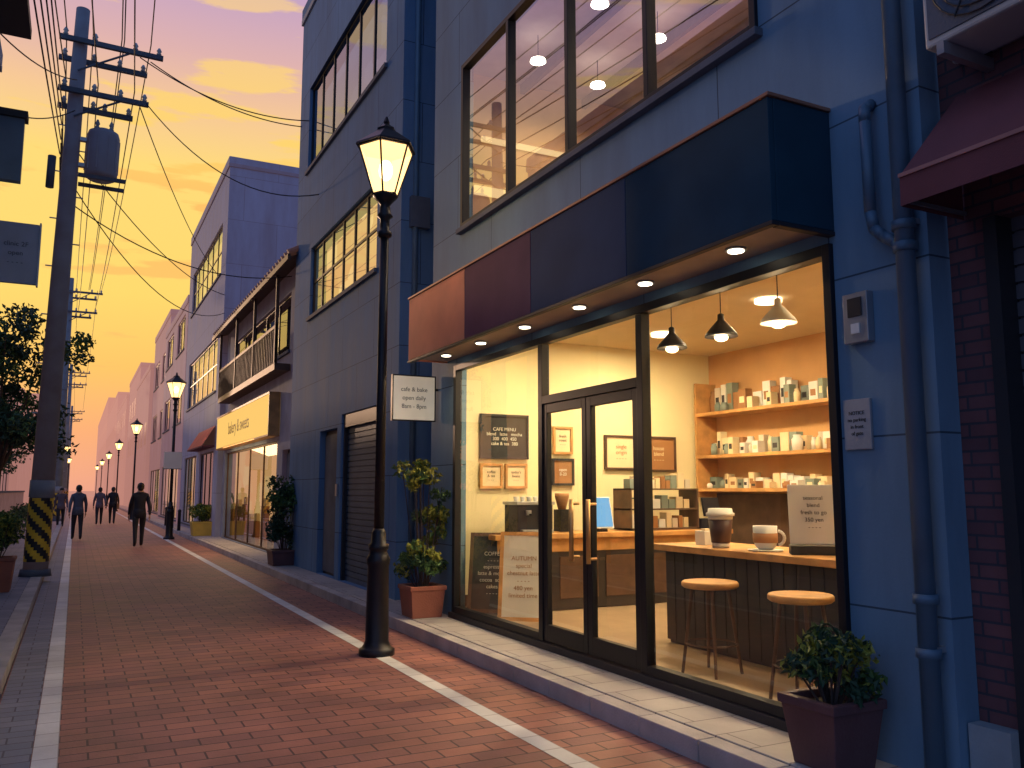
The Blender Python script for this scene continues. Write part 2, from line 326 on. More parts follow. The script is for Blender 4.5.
def building(name,X,y0,y1,h,wm,op,depth=8,sg=1,par=.35,trim=CONC,ledges=()):
    e=E(name,(X,(y0+y1)/2,0))
    b=B('walls'); b.wall(X,y0,y1,0,h,op,wm,dep=.33,sg=sg); Xb=X+sg*depth
    b.f([(X,y0,0),(Xb,y0,0),(Xb,y0,h),(X,y0,h)],wm); b.f([(X,y1,0),(X,y1,h),(Xb,y1,h),(Xb,y1,0)],wm)
    b.f([(Xb,y0,0),(Xb,y1,0),(Xb,y1,h),(Xb,y0,h)],wm); b.done(e)
    b=B('roof'); b.box(X-sg*.04,Xb,y0-.03,y1+.03,h+.003,h+.12,trim)
    b.box(X-sg*.035,X+sg*.15,y0-.02,y1+.02,h+.123,h+par,wm); b.box(X+sg*.153,Xb,y0-.02,y0+.15,h+.123,h+par,wm)
    for z in ledges: b.box(X-sg*.06,X-sg*.003,y0,y1,z,z+.12,trim)
    b.done(e)
    for o in op: fill(e,X,sg,o)
    return e

# ---------------------------------------------------------------- MAIN CAFE BUILDING
cafe=E('cafe_building',(4,6.5,0)); X=4.0; YS=3.57
shop=(YS,9.32,.16,3.08); up=(4.12,9.17,4.73,6.82); up2=(4.12,9.17,8.6,10.6)
b=B('walls'); b.wall(X,2.93,10.1,0,13,[shop,up,up2],WALLB,dep=.14,back=True)
b.f([(X,2.93,0),(12,2.93,0),(12,2.93,13),(X,2.93,13)],WALLB); b.f([(X,10.1,0),(X,10.1,13),(12,10.1,13),(12,10.1,0)],WALLB)
b.f([(12,2.93,0),(12,10.1,0),(12,10.1,13),(12,2.93,13)],WALLB); b.f([(X,2.93,13),(12,2.93,13),(12,10.1,13),(X,10.1,13)],CONC); b.done(cafe)
b=B('interior_walls')
b.f([(4.14,9.95,.16),(8.4,9.95,.16),(8.4,9.95,3.6),(4.14,9.95,3.6)],YWALL); b.f([(4.14,3.2,.16),(8.4,3.2,.16),(8.4,3.2,3.6),(4.14,3.2,3.6)],YWALL)
b.f([(8.4,3.2,.16),(8.4,9.95,.16),(8.4,9.95,3.6),(8.4,3.2,3.6)],OWALL); b.f([(4.14,3.2,3.6),(8.4,3.2,3.6),(8.4,9.95,3.6),(4.14,9.95,3.6)],CEIL)
b.f([(4.0,3.2,.165),(8.4,3.2,.165),(8.4,9.95,.165),(4.0,9.95,.165)],FLOORI)
b.box(4.2,8.38,9.93,9.947,.166,.30,WOODD)
b.done(cafe)
UW=M('upper_wall',(.62,.40,.24),.85,var=.1); UC=M('upper_ceiling',(.50,.42,.40),.9)
b=B('upper_room')
for z0,z1 in ((4.3,7.2),(8.1,11)):
    b.f([(4.14,9.95,z0),(9,9.95,z0),(9,9.95,z1),(4.14,9.95,z1)],UW); b.f([(4.14,3.3,z0),(9,3.3,z0),(9,3.3,z1),(4.14,3.3,z1)],UW)
    b.f([(9,3.3,z0),(9,9.95,z0),(9,9.95,z1),(9,3.3,z1)],UW); b.f([(4.14,3.3,z1),(9,3.3,z1),(9,9.95,z1),(4.14,9.95,z1)],UC); b.f([(4.14,3.3,z0),(9,3.3,z0),(9,9.95,z0),(4.14,9.95,z0)],WOODD)
PW=M('partition_wood',(.38,.17,.07),.7)
b.box(6.6,6.72,6.2,8.4,4.31,6.75,PW); b.box(6.72,8.98,6.2,6.3,4.31,6.5,WOOD)
for k in range(5): b.box(6.30,6.58,6.3,8.3,4.9+k*.36,4.94+k*.36,WOOD)
for k in range(4): b.box(5.2+k*1.0,5.26+k*1.0,3.31,9.94,7.06,7.195,WOODD)
b.box(5.0,5.6,4.0,6.3,5.02,5.07,WOOD); b.done(cafe)
b=B('upper_lights')
for (x,y) in ((4.8,8.7),(4.8,7.3),(4.8,5.9),(4.8,4.6),(5.8,8.9),(5.8,7.6),(5.8,6.2),(5.8,4.9),(6.9,5.6),(6.9,4.4),(7.9,5.3)):
    b.cyl((x,y,6.90),(x,y,7.2),.006,.006,BLK,5); b.lathe(x,y,[(.10,6.85),(.09,6.88),(.03,6.905)],SPOTE,16)
COVE=EM('cove_light',(1,.62,.24),1.6)
b.box(7.2,8.9,8.6,9.8,6.9,6.95,COVE); b.box(7.3,8.8,3.6,5.6,6.98,7.02,COVE); b.box(4.5,5.7,9.90,9.94,5.5,5.62,COVE); b.box(4.6,6.3,9.90,9.94,6.25,6.32,COVE)
b.done(cafe)
light('AREA','upper_light',(6.0,5.2,6.75),75,(1,.70,.38),cafe,size=(1.5,2)); light('AREA','upper_light',(5.6,8.3,6.75),75,(1,.70,.38),cafe,size=(1.5,2))
def bigwin(o,nm_,gl,par):
    ya,yb,za,zb=o; b=B('upper_window_frame'); x0,x1=3.97,4.07; t=.06
    b.box(x0,x1,ya,ya+t,za,zb,BLK); b.box(x0,x1,yb-t,yb,za,zb,BLK); b.box(x0,x1,ya+t,yb-t,za,za+t,BLK); b.box(x0,x1,ya+t,yb-t,zb-t,zb,BLK)
    for i in range(1,nm_):
        yy=ya+(yb-ya)*i/nm_; b.box(x0,x1,yy-.03,yy+.03,za+t,zb-t,BLK)
    b.box(3.93,4.05,ya-.04,yb+.04,za-.06,za-.002,CONCD)
    b.done(par,bevel=.004)
    b=B('upper_window_glass'); b.f([(4.02,ya+t,za+t),(4.02,ya+t,zb-t),(4.02,yb-t,zb-t),(4.02,yb-t,za+t)],gl); b.done(par)
bigwin(up,4,GLU,cafe); bigwin(up2,4,GLU,cafe)
b=B('fascia_canopy'); F=[(3.55,5.02,NAVY),(5.02,6.5,FGLOW3),(6.5,7.95,FGLOW2),(7.95,9.62,FGLOW)]  # panel colours imitate low sun fading along the fascia, far end brightest
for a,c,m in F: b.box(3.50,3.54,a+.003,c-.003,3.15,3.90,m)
b.box(3.541,3.998,3.55,3.59,3.15,3.90,NAVY); b.box(3.541,3.998,9.58,9.62,3.15,3.90,FGLOW)
b.box(3.541,3.998,3.591,9.579,3.86,3.89,CONCD)
b.box(3.541,3.998,3.591,9.579,3.165,3.185,SOFF)
b.box(3.485,3.998,3.535,9.635,3.902,3.925,COPTRIM); b.box(3.49,3.54,3.545,9.625,3.12,3.147,BLKM)
b.box(3.546,3.998,3.545,3.60,3.12,3.147,BLKM); b.done(cafe,bevel=.004)
b=B('soffit_downlights')
for y in (4.15,5.15,6.1,7.1,8.1,9.05):
    b.lathe(3.76,y,[(.07,3.150),(.07,3.163)],STEEL,20); b.lathe(3.76,y,[(.052,3.144),(.052,3.149)],SPOTE,20)
    light('SPOT','downlight',(3.76,y,3.14),28,(1,.66,.34),cafe,size=.04,spot_size=R(130),spot_blend=.8)
b.done(cafe)
b=B('shopfront_frame'); x0,x1=3.965,4.05
def fr(ya,yb,za,zb,m=BLK,a=x0,c=x1): b.box(a,c,ya,yb,za,zb,m)
fr(9.25,9.32,.2,3.08); fr(7.14,7.22,.2,3.01); fr(5.50,5.58,.2,3.01); fr(YS,YS+.06,.2,3.08)
fr(YS+.06,9.25,3.012,3.08); fr(YS+.06,5.50,.2,.27); fr(7.22,9.25,.2,.27); fr(5.58,7.14,2.42,2.50); fr(YS-.04,9.36,.137,.198,BLKM,3.94,4.12)
b.done(cafe,bevel=.004)
b=B('door_leaves')
for a,c in ((5.585,6.355),(6.365,7.135)):
    fr(a,a+.07,.21,2.415,BLK,3.975,4.03); fr(c-.07,c,.21,2.415,BLK,3.975,4.03); fr(a+.07,c-.07,2.33,2.415,BLK,3.975,4.03); fr(a+.07,c-.07,.21,.36,BLK,3.975,4.03)
b.done(cafe,bevel=.004)
BRZ=M('door_pull_brass',(.55,.33,.13),.35,.7)
b=B('door_handles')
for y in (6.22,6.50):
    b.cyl((3.90,y,.98),(3.90,y,1.52),.02,.02,BRZ,10); b.cyl((3.90,y,1.02),(3.98,y,1.02),.012,.012,BRZ,8); b.cyl((3.90,y,1.48),(3.98,y,1.48),.012,.012,BRZ,8)
b.done(cafe)
b=B('shop_glass')
for ya,yb,za,zb in ((YS+.06,5.5,.27,3.012),(7.22,9.25,.27,3.012),(5.58,7.14,2.5,3.012),(5.655,6.285,.36,2.33),(6.435,7.065,.36,2.33)):
    b.f([(4.0,ya,za),(4.0,ya,zb),(4.0,yb,zb),(4.0,yb,za)],GL)
b.done(cafe)
b=B('ceiling_lights'); CL=[(6.4,4.6,85),(6.4,6.6,90),(6.6,8.7,85),(4.9,8.6,50)]
for x,y,p in CL:
    b.lathe(x,y,[(.14,3.56),(.14,3.599)],CEILE,24); light('AREA','ceiling_light',(x,y,3.55),p,(1,.77,.43),cafe,size=(.25,.25))
b.done(cafe)

def frame(name,x0,x1,z0,z1,fm,pm,txt=None,tm=INK,ts=.07):
    e=E(name,((x0+x1)/2,9.93,(z0+z1)/2)); b=B('frame'); t=.03
    b.box(x0,x0+t,9.90,9.94,z0,z1,fm); b.box(x1-t,x1,9.90,9.94,z0,z1,fm); b.box(x0+t,x1-t,9.90,9.94,z0,z0+t,fm); b.box(x0+t,x1-t,9.90,9.94,z1-t,z1,fm)
    b.box(x0+t,x1-t,9.92,9.938,z0+t,z1-t,pm); b.done(e)
    if txt: text(txt,ts,((x0+x1)/2,9.915,(z0+z1)/2),TY,tm,e)
frame('menu_board',4.60,5.30,2.0,2.58,BLKM,CHALK,'CAFE MENU\nblend   latte   mocha\n300  400  450\ncake & tea  380',CHALKW,.062)
frame('picture_frame',4.60,4.92,1.62,1.94,WOOD,CREAM,'coffee\n& tea\n- - -',INK,.05); frame('picture_frame',4.96,5.28,1.62,1.94,WOOD,CREAM,'today\'s\nbeans\n- - -',INK,.05)
frame('picture_frame',5.68,5.98,2.08,2.45,WOOD,CREAM,'fresh\nroast\n- - -',INK,.055); frame('picture_frame',5.66,6.0,1.66,2.02,BLKM,BROWN,'open\n8-20',CHALKW,.06)
frame('picture_frame',6.50,7.05,1.88,2.36,WOODD,CREAM,'single\norigin\n- - - -',BROWN,.08); frame('picture_frame',7.12,7.72,1.86,2.36,WOODD,BROWN,'house\nblend\n- - - -',CREAM,.08)

e=E('shelving_unit',(8.2,8.6,1.6)); b=B('shelves')
for z in (1.58,2.05,2.66,): b.box(8.02,8.395,7.0,9.8,z,z+.045,WOOD)
b.box(8.02,8.395,9.80,9.84,1.5,3.15,WOOD); b.box(8.02,8.395,6.96,6.998,1.5,3.15,WOOD); b.box(8.36,8.397,7.0,9.8,.2,1.55,WOODD)
b.done(e)
JAR=M('jar_ceramic',(.7,.62,.5),.35,var=.1); TEAL=M('card_teal',(.22,.27,.24),.7)
b=B('packages')
for z,hh,fillp in ((1.625,.22,.93),(2.095,.34,.95),(2.705,.42,.8)):
    for xr in (8.22,8.07):
        y=7.05
        while y<9.68:
            wd=random.uniform(.07,.17); h=hh*random.uniform(.5,1)*(1 if xr>8.1 else .7)
            if random.random()<(fillp if xr>8.1 else .45):
                m=random.choice([WHITE,CREAM,WHITE,BROWN,CREAM,CREAM,JAR,WHITE,TEAL])
                if random.random()<.7:
                    b.box(xr,xr+.12,y,y+wd,z+.001,z+h,m); b.box(xr-.004,xr-.001,y+wd*.2,y+wd*.8,z+h*.3,z+h*.62,random.choice([BROWN,INK,CREAM]))
                else: b.lathe(xr+.06,y+wd/2,[(wd*.45,z+.001),(wd*.48,z+h*.6),(wd*.3,z+h*.75),(wd*.34,z+h*.78),(wd*.34,z+h*.85)],m,14)
            y+=wd+random.uniform(.01,.03)
b.done(e)
e=E('bar_counter',(5.4,5.1,.16)); b=B('counter_top'); b.box(4.98,5.75,3.22,6.80,1.03,1.09,WOOD); b.done(e,bevel=.008)
b=B('counter_front'); b.box(5.12,5.68,3.22,6.72,.17,1.028,CABD)
y=3.25
while y<6.7: b.box(5.10,5.119,y,y+.13,.20,1.02,CABD); y+=.14
b.done(e)
e=E('service_counter',(6,9,.16)); b=B('counter'); b.box(4.35,7.9,8.95,9.55,1.02,1.08,WOOD); b.box(4.42,7.85,9.05,9.55,.17,1.018,CABD); b.box(4.42,7.85,9.03,9.048,.86,1.015,WOOD)
for k in range(5): b.box(4.6+.66*k,5.15+.66*k,9.035,9.049,.3,.8,WOODD)
b.done(e,bevel=.006)
e=E('espresso_machine',(4.95,9.25,1.08)); b=B('body'); b.box(4.72,5.2,9.1,9.45,1.09,1.42,BLK); b.box(4.70,5.22,9.08,9.47,1.422,1.46,STEEL); b.box(4.75,5.17,9.02,9.1,1.09,1.13,STEEL)
for x in (4.84,5.05): b.cyl((x,9.05,1.30),(x,9.05,1.36),.035,.035,STEEL,12); b.cyl((x,8.97,1.31),(x,9.06,1.31),.012,.012,BLK,8)
for k in range(5): b.lathe(4.8+k*.09,9.3,[(.025,1.461),(.035,1.52)],WHITE,10)
b.done(e,bevel=.004)
e=E('coffee_grinder',(5.42,9.25,1.08)); b=B('body'); b.box(5.36,5.50,9.18,9.36,1.09,1.36,BLK); b.lathe(5.43,9.27,[(.05,1.362),(.09,1.52),(.09,1.56)],BROWN,14); b.done(e)
e=E('tablet_stand',(5.95,9.05,1.08)); b=B('screen'); rt=Matrix.Rotation(R(-15),3,'X'); b.box(5.78,6.06,9.1,9.12,1.12,1.52,WHITE,rt); b.box(5.795,6.045,9.095,9.0995,1.135,1.505,EM('screen_glow',(.22,.48,.72),1.1),rt,(5.92,9.11,1.32)); b.box(5.86,5.98,9.08,9.2,1.082,1.12,BLK); b.done(e)
e=E('cake_display',(6.9,9.2,1.08)); b=B('case'); 
for z in (1.09,1.34,1.60): b.box(6.35,7.45,9.1,9.5,z,z+.02,WOODD)
for x in (6.35,7.43): b.box(x,x+.02,9.1,9.5,1.09,1.62,WOODD)
for z in (1.11,1.36,1.62):
    x=6.38
    while x<7.3:
        ww=random.uniform(.06,.12); b.box(x,x+ww,9.15,9.3,z+.001,z+random.uniform(.1,.2),random.choice([WHITE,CREAM,TEAL,BROWN,JAR])); x+=ww+.02
b.done(e)
e=E('cash_register',(6.1,8.6,1.08)); b=B('body'); b.box(7.5,7.82,9.0,9.3,1.09,1.22,BLKM); b.box(7.53,7.8,9.1,9.13,1.25,1.5,BLKM,Matrix.Rotation(R(-12),3,'X')); b.cyl((7.66,9.12,1.2),(7.66,9.12,1.3),.02,.02,BLK,8); b.done(e)
e=E('takeaway_cup',(5.15,5.98,1.09)); b=B('cup'); cx,cy,z=5.15,6.0,1.091
b.lathe(cx,cy,[(.075,0),(.080,.045)],WHITE,24,z0=z); b.lathe(cx,cy,[(.084,.045),(.107,.25)],M('coffee_sleeve',(.05,.022,.02),.5),24,z0=z); b.lathe(cx,cy,[(.107,.25),(.110,.28)],WHITE,24,z0=z)
b.lathe(cx,cy,[(.125,.28),(.125,.305),(.110,.312),(.105,.345),(.085,.348)],WHITE,24,z0=z); b.done(e)
e=E('coffee_mug',(5.2,5.42,1.09)); b=B('mug'); cx,cy=5.2,5.50
b.lathe(cx,cy,[(.055,.013),(.085,.04),(.098,.10),(.10,.21),(.092,.21),(.088,.185)],WHITE,24,z0=z); b.lathe(cx,cy,[(.101,.07),(.1025,.15)],BROWN,24,z0=z); b.lathe(cx,cy,[(.087,.186),(.086,.188)],BROWN,24,z0=z); b.lathe(cx,cy,[(.13,-.0),(.15,.012)],WHITE,24,z0=z-.0005)
for i in range(9):
    a0=-1.4+2.8*i/9; a1=-1.4+2.8*(i+1)/9; dx,dy=.72,-.69
    p=lambda a:(cx+dx*(.095+.06*math.cos(a)),cy+dy*(.095+.06*math.cos(a)),z+.11+.06*math.sin(a)); b.cyl(p(a0),p(a1),.013,.013,WHITE,8)
b.done(e)
e=E('counter_sign',(5.25,5.0,1.091),rz=R(-40),local=True); b=B('board'); rt=Matrix.Rotation(R(-12),3,'X')
b.box(-.19,.19,-.015,.015,.08,.56,WHITE,rt,(0,0,.08)); b.box(-.19,.19,-.06,.16,0.001,.07,BLKM); b.done(e,bevel=.004)
text('seasonal\nblend\nfresh to go\n350 yen\n- - - -',.045,(0,.032,.33),(R(90-12),0,0),INK,e,sp=1.3)
e=E('napkin_box',(5.3,6.4,1.09)); b=B('box'); b.box(5.24,5.38,6.33,6.47,1.091,1.22,WHITE); b.box(5.28,5.34,6.37,6.43,1.2205,1.24,CREAM); b.done(e,bevel=.005)
def stool(x,y):
    e=E('bar_stool',(x,y,.166),local=True); b=B('seat'); b.lathe(0,0,[(.205,.66),(.225,.675),(.225,.70),(.215,.712)],WOOD,28); b.done(e)
    b=B('legs')
    for k in range(4):
        a=R(45+90*k+12); b.cyl((.14*math.cos(a),.14*math.sin(a),.66),(.23*math.cos(a),.23*math.sin(a),0),.015,.012,WOODD,8)
    for k in range(24):
        a,c=2*math.pi*k/24,2*math.pi*(k+1)/24; b.cyl((.20*math.cos(a),.20*math.sin(a),.23),(.20*math.cos(c),.20*math.sin(c),.23),.008,.008,WOODD,6,False)
    b.done(e)
stool(4.56,5.46); stool(4.56,4.50)
b=B('light_rail'); b.box(4.985,5.015,4.3,7.0,3.34,3.37,BLK); b.cyl((5,4.5,3.37),(5,4.5,3.6),.008,.008,BLK,6); b.cyl((5,6.8,3.37),(5,6.8,3.6),.008,.008,BLK,6); b.done()
for y,m in ((6.44,BLK),(5.74,BLK),(5.05,WHITE)):
    e=E('pendant_lamp',(5,y,3.0),local=True); b=B('shade'); b.lathe(0,0,[(.145,-.06),(.135,-.03),(.075,.04),(.03,.09),(.028,.14),(.01,.15)],m,24); b.cyl((0,0,.15),(0,0,.34),.005,.005,BLK,6); b.done(e)
    b=B('bulb'); b.ball((0,0,-.065),.06,BULB,12,1,1,.6); b.done(e); light('POINT','pendant_light',(0,0,-.12),10,(1,.72,.4),e,size=.05)
def aboard(name,x,y,w_,h,fm,pm,txt,tm,ts,rz):
    e=E(name,(x,y,.168),rz=R(rz),local=True); b=B('board'); rt=Matrix.Rotation(R(-11),3,'X'); hw=w_/2; pv=(0,0,0)
    for bx in ((-hw,-hw+.04,-.012,.018,0,h),(hw-.04,hw,-.012,.018,0,h),(-hw+.04,hw-.04,-.012,.018,.04,.08),(-hw+.04,hw-.04,-.012,.018,h-.04,h)): b.box(*bx,fm,rt,pv)
    b.box(-hw+.04,hw-.04,.0,.014,.08,h-.04,pm,rt,pv); r2=Matrix.Rotation(R(11),3,'X')
    for bx in ((-hw,-hw+.03,.36,.38,0,h*.96),(hw-.03,hw,.36,.38,0,h*.96)): b.box(*bx,fm,r2,(0,.37,0))
    b.done(e); text(txt,ts,(0,math.tan(R(11))*h*.5-.008,h*.5),(R(79),0,0),tm,e,sp=1.2)
aboard('chalk_menu_stand',4.30,8.96,.56,.95,WOODD,CHALK,'COFFEE\n- - - -\nespresso\nlatte & mocha\ncocoa  soda\ncakes\n- - - -',CHALKW,.062,-38)
aboard('poster_stand',4.33,8.25,.54,.99,WOOD,WHITE,'AUTUMN\nspecial\nchestnut latte\n- - - -\n480 yen\nlimited time',BROWN,.066,-38)

e=E('intercom_panel',(3.98,3.4,2.4)); b=B('box'); b.box(3.945,3.998,3.30,3.47,2.44,2.73,STEEL); b.box(3.938,3.944,3.335,3.435,2.59,2.70,BLKM); b.box(3.936,3.944,3.355,3.415,2.49,2.55,WHITE); b.done(e,bevel=.006)
e=E('wall_plaque',(3.98,3.45,1.9)); b=B('plate'); b.box(3.98,3.998,3.345,3.535,1.83,2.12,CONC); b.done(e,bevel=.003); text('NOTICE\nno parking\nin front\nof gate',.03,(3.978,3.44,1.98),TX,INK,e,sp=1.3)
e=E('drain_pipe',(3.92,3.02,.14)); b=B('pipe')
b.cyl((3.93,3.02,.136),(3.93,3.02,12.9),.05,.05,PIPE,16); 
for z in (.75,1.02,3.0,2.88,5.2,7.5): b.cyl((3.93,3.02,z),(3.93,3.02,z+.05),.063,.063,PIPE,16)
for z in (.78,3.03,5.23): b.box(3.93,3.999,2.97,3.07,z,z+.03,STEEL)
pts=[(3.99,3.235,3.82),(3.93,3.235,3.78),(3.93,3.235,3.70),(3.93,3.23,3.16),(3.93,3.21,3.06),(3.93,3.15,3.0),(3.93,3.08,2.95),(3.93,3.03,2.9)]
for p,q in zip(pts,pts[1:]): b.cyl(p,q,.033,.033,PIPE,12); b.ball(q,.0335,PIPE,10)
b.done(e)
e=E('hanging_sign',(3.7,9.9,2.7)); b=B('panel'); b.box(3.41,3.95,9.88,9.93,2.46,3.0,M('sign_white',(.7,.68,.62),.5,emit=(1,.85,.6),es=.25)); 
for a in((3.395,3.409,2.445,3.015),(3.951,3.965,2.445,3.015)): b.box(a[0],a[1],9.875,9.935,a[2],a[3],BLK)
b.box(3.41,3.95,9.875,9.935,3.001,3.015,BLK); b.box(3.41,3.95,9.875,9.935,2.445,2.459,BLK); b.cyl((3.96,9.905,2.85),(4.0,9.905,2.85),.015,.015,BLK,8); b.done(e)
text('cafe & bake\nopen daily\n8am - 8pm',.075,(3.68,9.878,2.73),TY,INK,e,sp=1.4)

# ---------------------------------------------------------------- neighbour (right) with awning
nb=E('brick_building',(4.15,0,0)); b=B('walls'); XN=4.16
b.wall(XN,-6,2.925,0,9,[(-.6,2.70,.13,3.0)],BRICKR,dep=.2); b.f([(XN,-6,0),(12,-6,0),(12,-6,9),(XN,-6,9)],BRICKR); b.f([(XN,-6,9),(12,-6,9),(12,2.925,9),(XN,2.925,9)],CONCD)
b.box(4.06,XN-.003,2.70,2.92,.13,.44,CONC); b.done(nb)
b=B('roller_shutter'); z=.14
while z<2.98: b.box(4.25,4.29,-.6,2.63,z,z+.075,SHUT2); b.box(4.27,4.295,-.6,2.63,z+.075,z+.09,SHUT2); z+=.09
b.box(4.12,4.3,2.63,2.70,.14,3.0,BLKM); b.done(nb)
aw=E('awning',(3.9,1.3,3.3)); b=B('canvas'); y0,y1=-.7,2.82
b.f([(4.15,y0,3.72),(4.15,y1,3.72),(3.66,y1,3.19),(3.66,y0,3.19)],AWN); b.f([(3.66,y0,3.19),(3.66,y1,3.19),(3.655,y1,3.03),(3.655,y0,3.03)],AWN)
b.f([(4.15,y1,3.72),(4.15,y1,3.19),(3.66,y1,3.19)],AWN); b.f([(3.66,y1,3.19),(4.15,y1,3.19),(4.15,y1,3.03),(3.66,y1,3.03)],AWN)
b.box(3.650,3.657,y0,y1+.003,3.18,3.20,M('awning_piping',(.45,.2,.18),.7)); b.box(3.66,4.15,y1-.02,y1-.005,3.05,3.07,STEEL); b.done(aw)
ac=E('air_conditioner_unit',(3.9,2.3,4.1)); ACW=M('ac_casing',(.42,.45,.48),.6,var=.12); b=B('casing'); b.box(3.78,4.10,1.80,2.72,3.85,4.48,ACW)
b.done(ac,bevel=.015); b=B('fan_grille')
for k in range(6):
    r=.05+.042*k
    for i in range(28):
        a,c=2*math.pi*i/28,2*math.pi*(i+1)/28; b.cyl((3.765,2.40+r*math.cos(a),4.17+r*math.sin(a)),(3.765,2.40+r*math.cos(c),4.17+r*math.sin(c)),.005,.005,BLKM,5,False)
for k in range(6): b.cyl((3.762,2.40,4.17),(3.762,2.40+.27*math.cos(k*math.pi/3),4.17+.27*math.sin(k*math.pi/3)),.005,.005,BLKM,5)
b.box(3.772,3.779,2.11,2.69,3.89,4.45,CONCD)
b.box(3.76,4.158,1.85,1.89,3.78,3.845,STEEL); b.box(3.76,4.158,2.6,2.64,3.78,3.845,STEEL); b.box(4.101,4.158,1.9,2.6,3.88,3.92,STEEL); b.cyl((4.12,2.78,3.9),(4.12,2.78,8.5),.02,.02,CONC,8); b.cyl((4.12,2.78,3.9),(4.05,2.70,3.95),.02,.02,CONC,8); b.done(ac)

# ---------------------------------------------------------------- building 2
b2=building('office_building',3.9,11.1,17.7,11.7,WALL2,[(11.95,13.9,.14,2.85,'shutter'),(14.15,15.3,.14,2.65,'door'),(12.2,16.4,4.95,6.35,'lit',6,1),(11.9,16.9,8.1,9.9,'cool',6,0)],depth=8)
b=B('recess_wall'); b.box(5.0,8,10.103,11.097,0,11,WALL2); b.cyl((4.1,11.06,.14),(4.1,11.06,11),.04,.04,PIPE,10); b.box(4.02,4.3,11.0,11.098,5.3,5.75,CONCD); b.done(b2)
b=B('intercom'); b.box(3.87,3.897,14.0,14.1,1.5,1.7,STEEL); b.done(b2)
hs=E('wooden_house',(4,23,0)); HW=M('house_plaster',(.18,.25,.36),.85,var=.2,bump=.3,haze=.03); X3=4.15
b=B('walls'); op=[(18.3,19.6,.14,2.5),(20.2,27.9,.14,2.75),(19.2,27.0,4.75,6.1)]
b.wall(X3,17.75,28.4,0,6.6,op,HW,dep=.33); b.f([(X3,17.75,0),(11,17.75,0),(11,17.75,6.6),(X3,17.75,6.6)],HW); b.f([(X3,28.4,0),(X3,28.4,6.6),(11,28.4,6.6),(11,28.4,0)],HW)
b.f([(X3,17.75,6.6),(11,17.75,6.6),(7.5,17.75,8.5)],HW); b.done(hs)
fill(hs,X3,1,(18.3,19.6,.14,2.5,'door')); fill(hs,X3,1,(20.2,27.9,.14,2.75,'bright',4,0),WOODD); fill(hs,X3,1,(19.2,27.0,4.75,6.1,'dark',5,0))
EX=3.72
b=B('tiled_roof'); b.f([(EX,17.5,6.52),(EX,28.6,6.52),(7.5,28.6,8.52),(7.5,17.5,8.52)],TILE); b.f([(7.5,17.5,8.52),(7.5,28.6,8.52),(11.6,28.6,6.42),(11.6,17.5,6.42)],TILE); b.f([(EX,17.5,6.44),(4.15,17.5,6.6),(4.15,28.6,6.6),(EX,28.6,6.44)],WOODD)
y=17.55
while y<28.6: b.cyl((EX-.03,y,6.54),(7.5,y,8.56),.06,.06,TILE,8); y+=.3
b.box(EX-.04,EX+.02,17.5,28.6,6.38,6.50,WOODD); b.done(hs)
b=B('balcony'); b.box(3.78,4.13,19.0,27.4,4.25,4.40,WOODD); b.box(3.78,3.83,19,27.4,5.2,5.27,WOODD)
y=19.0
while y<27.4: b.box(3.79,3.82,y,y+.03,4.4,5.2,WOODD); y+=.2
for y in (19,21.7,24.4,27.35): b.box(3.77,3.84,y,y+.07,4.4,6.4,WOODD)
b.done(hs)
b=B('shop_sign'); b.box(3.90,4.13,20.0,28.2,2.88,3.82,SIGNY); b.box(3.88,4.14,19.96,19.999,2.85,3.85,WOOD); b.box(3.88,4.14,20.0,28.2,3.822,3.87,WOOD); b.box(3.88,4.14,20.0,28.2,2.84,2.878,WOOD); b.done(hs)
text('bakery & sweets',.50,(3.89,24.2,3.36),TX,BROWN,hs)
light('AREA','shop_light',(3.7,24.2,2.8),70,(1,.65,.3),hs,size=(1,5),rot=(0,R(-20),0))
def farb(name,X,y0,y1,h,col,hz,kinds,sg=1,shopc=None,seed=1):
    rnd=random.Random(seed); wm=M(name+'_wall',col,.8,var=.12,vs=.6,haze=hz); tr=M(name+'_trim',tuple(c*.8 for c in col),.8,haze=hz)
    op=[]; z=4.6; 
    while z<h-1.8:
        n=max(1,int((y1-y0)/3.6)); st=(y1-y0)/n
        for i in range(n): op.append((y0+st*i+st*.18,y0+st*(i+1)-st*.18,z,z+1.6,rnd.choice(kinds),3))
        z+=3.3
    op.append((y0+1,y1-1,.3,2.8,shopc or 'dark',5))
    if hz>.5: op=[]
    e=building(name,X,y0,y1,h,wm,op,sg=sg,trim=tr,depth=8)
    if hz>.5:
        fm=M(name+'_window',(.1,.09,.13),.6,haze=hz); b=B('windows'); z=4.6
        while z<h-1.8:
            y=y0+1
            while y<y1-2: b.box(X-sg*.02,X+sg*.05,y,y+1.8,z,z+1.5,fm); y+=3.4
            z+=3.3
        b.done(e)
    return e
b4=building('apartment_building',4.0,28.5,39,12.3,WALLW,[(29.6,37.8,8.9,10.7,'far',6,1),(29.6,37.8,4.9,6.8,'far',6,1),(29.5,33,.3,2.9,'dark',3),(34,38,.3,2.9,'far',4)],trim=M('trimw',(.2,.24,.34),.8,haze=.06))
b=B('awning'); b.box(3.6,3.98,29.2,33.4,3.0,3.05,AWN); b.f([(3.98,29.2,3.7),(3.98,33.4,3.7),(3.6,33.4,3.05),(3.6,29.2,3.05)],M('awning_red',(.55,.09,.08),.7)); b.done(b4)
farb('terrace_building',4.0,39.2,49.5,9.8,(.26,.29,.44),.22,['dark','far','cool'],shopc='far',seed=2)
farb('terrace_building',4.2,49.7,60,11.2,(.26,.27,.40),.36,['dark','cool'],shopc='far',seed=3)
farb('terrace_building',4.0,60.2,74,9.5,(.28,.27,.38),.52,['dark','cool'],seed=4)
farb('terrace_building',4.2,74.2,90,11.5,(.28,.27,.38),.63,['dark'],seed=5)
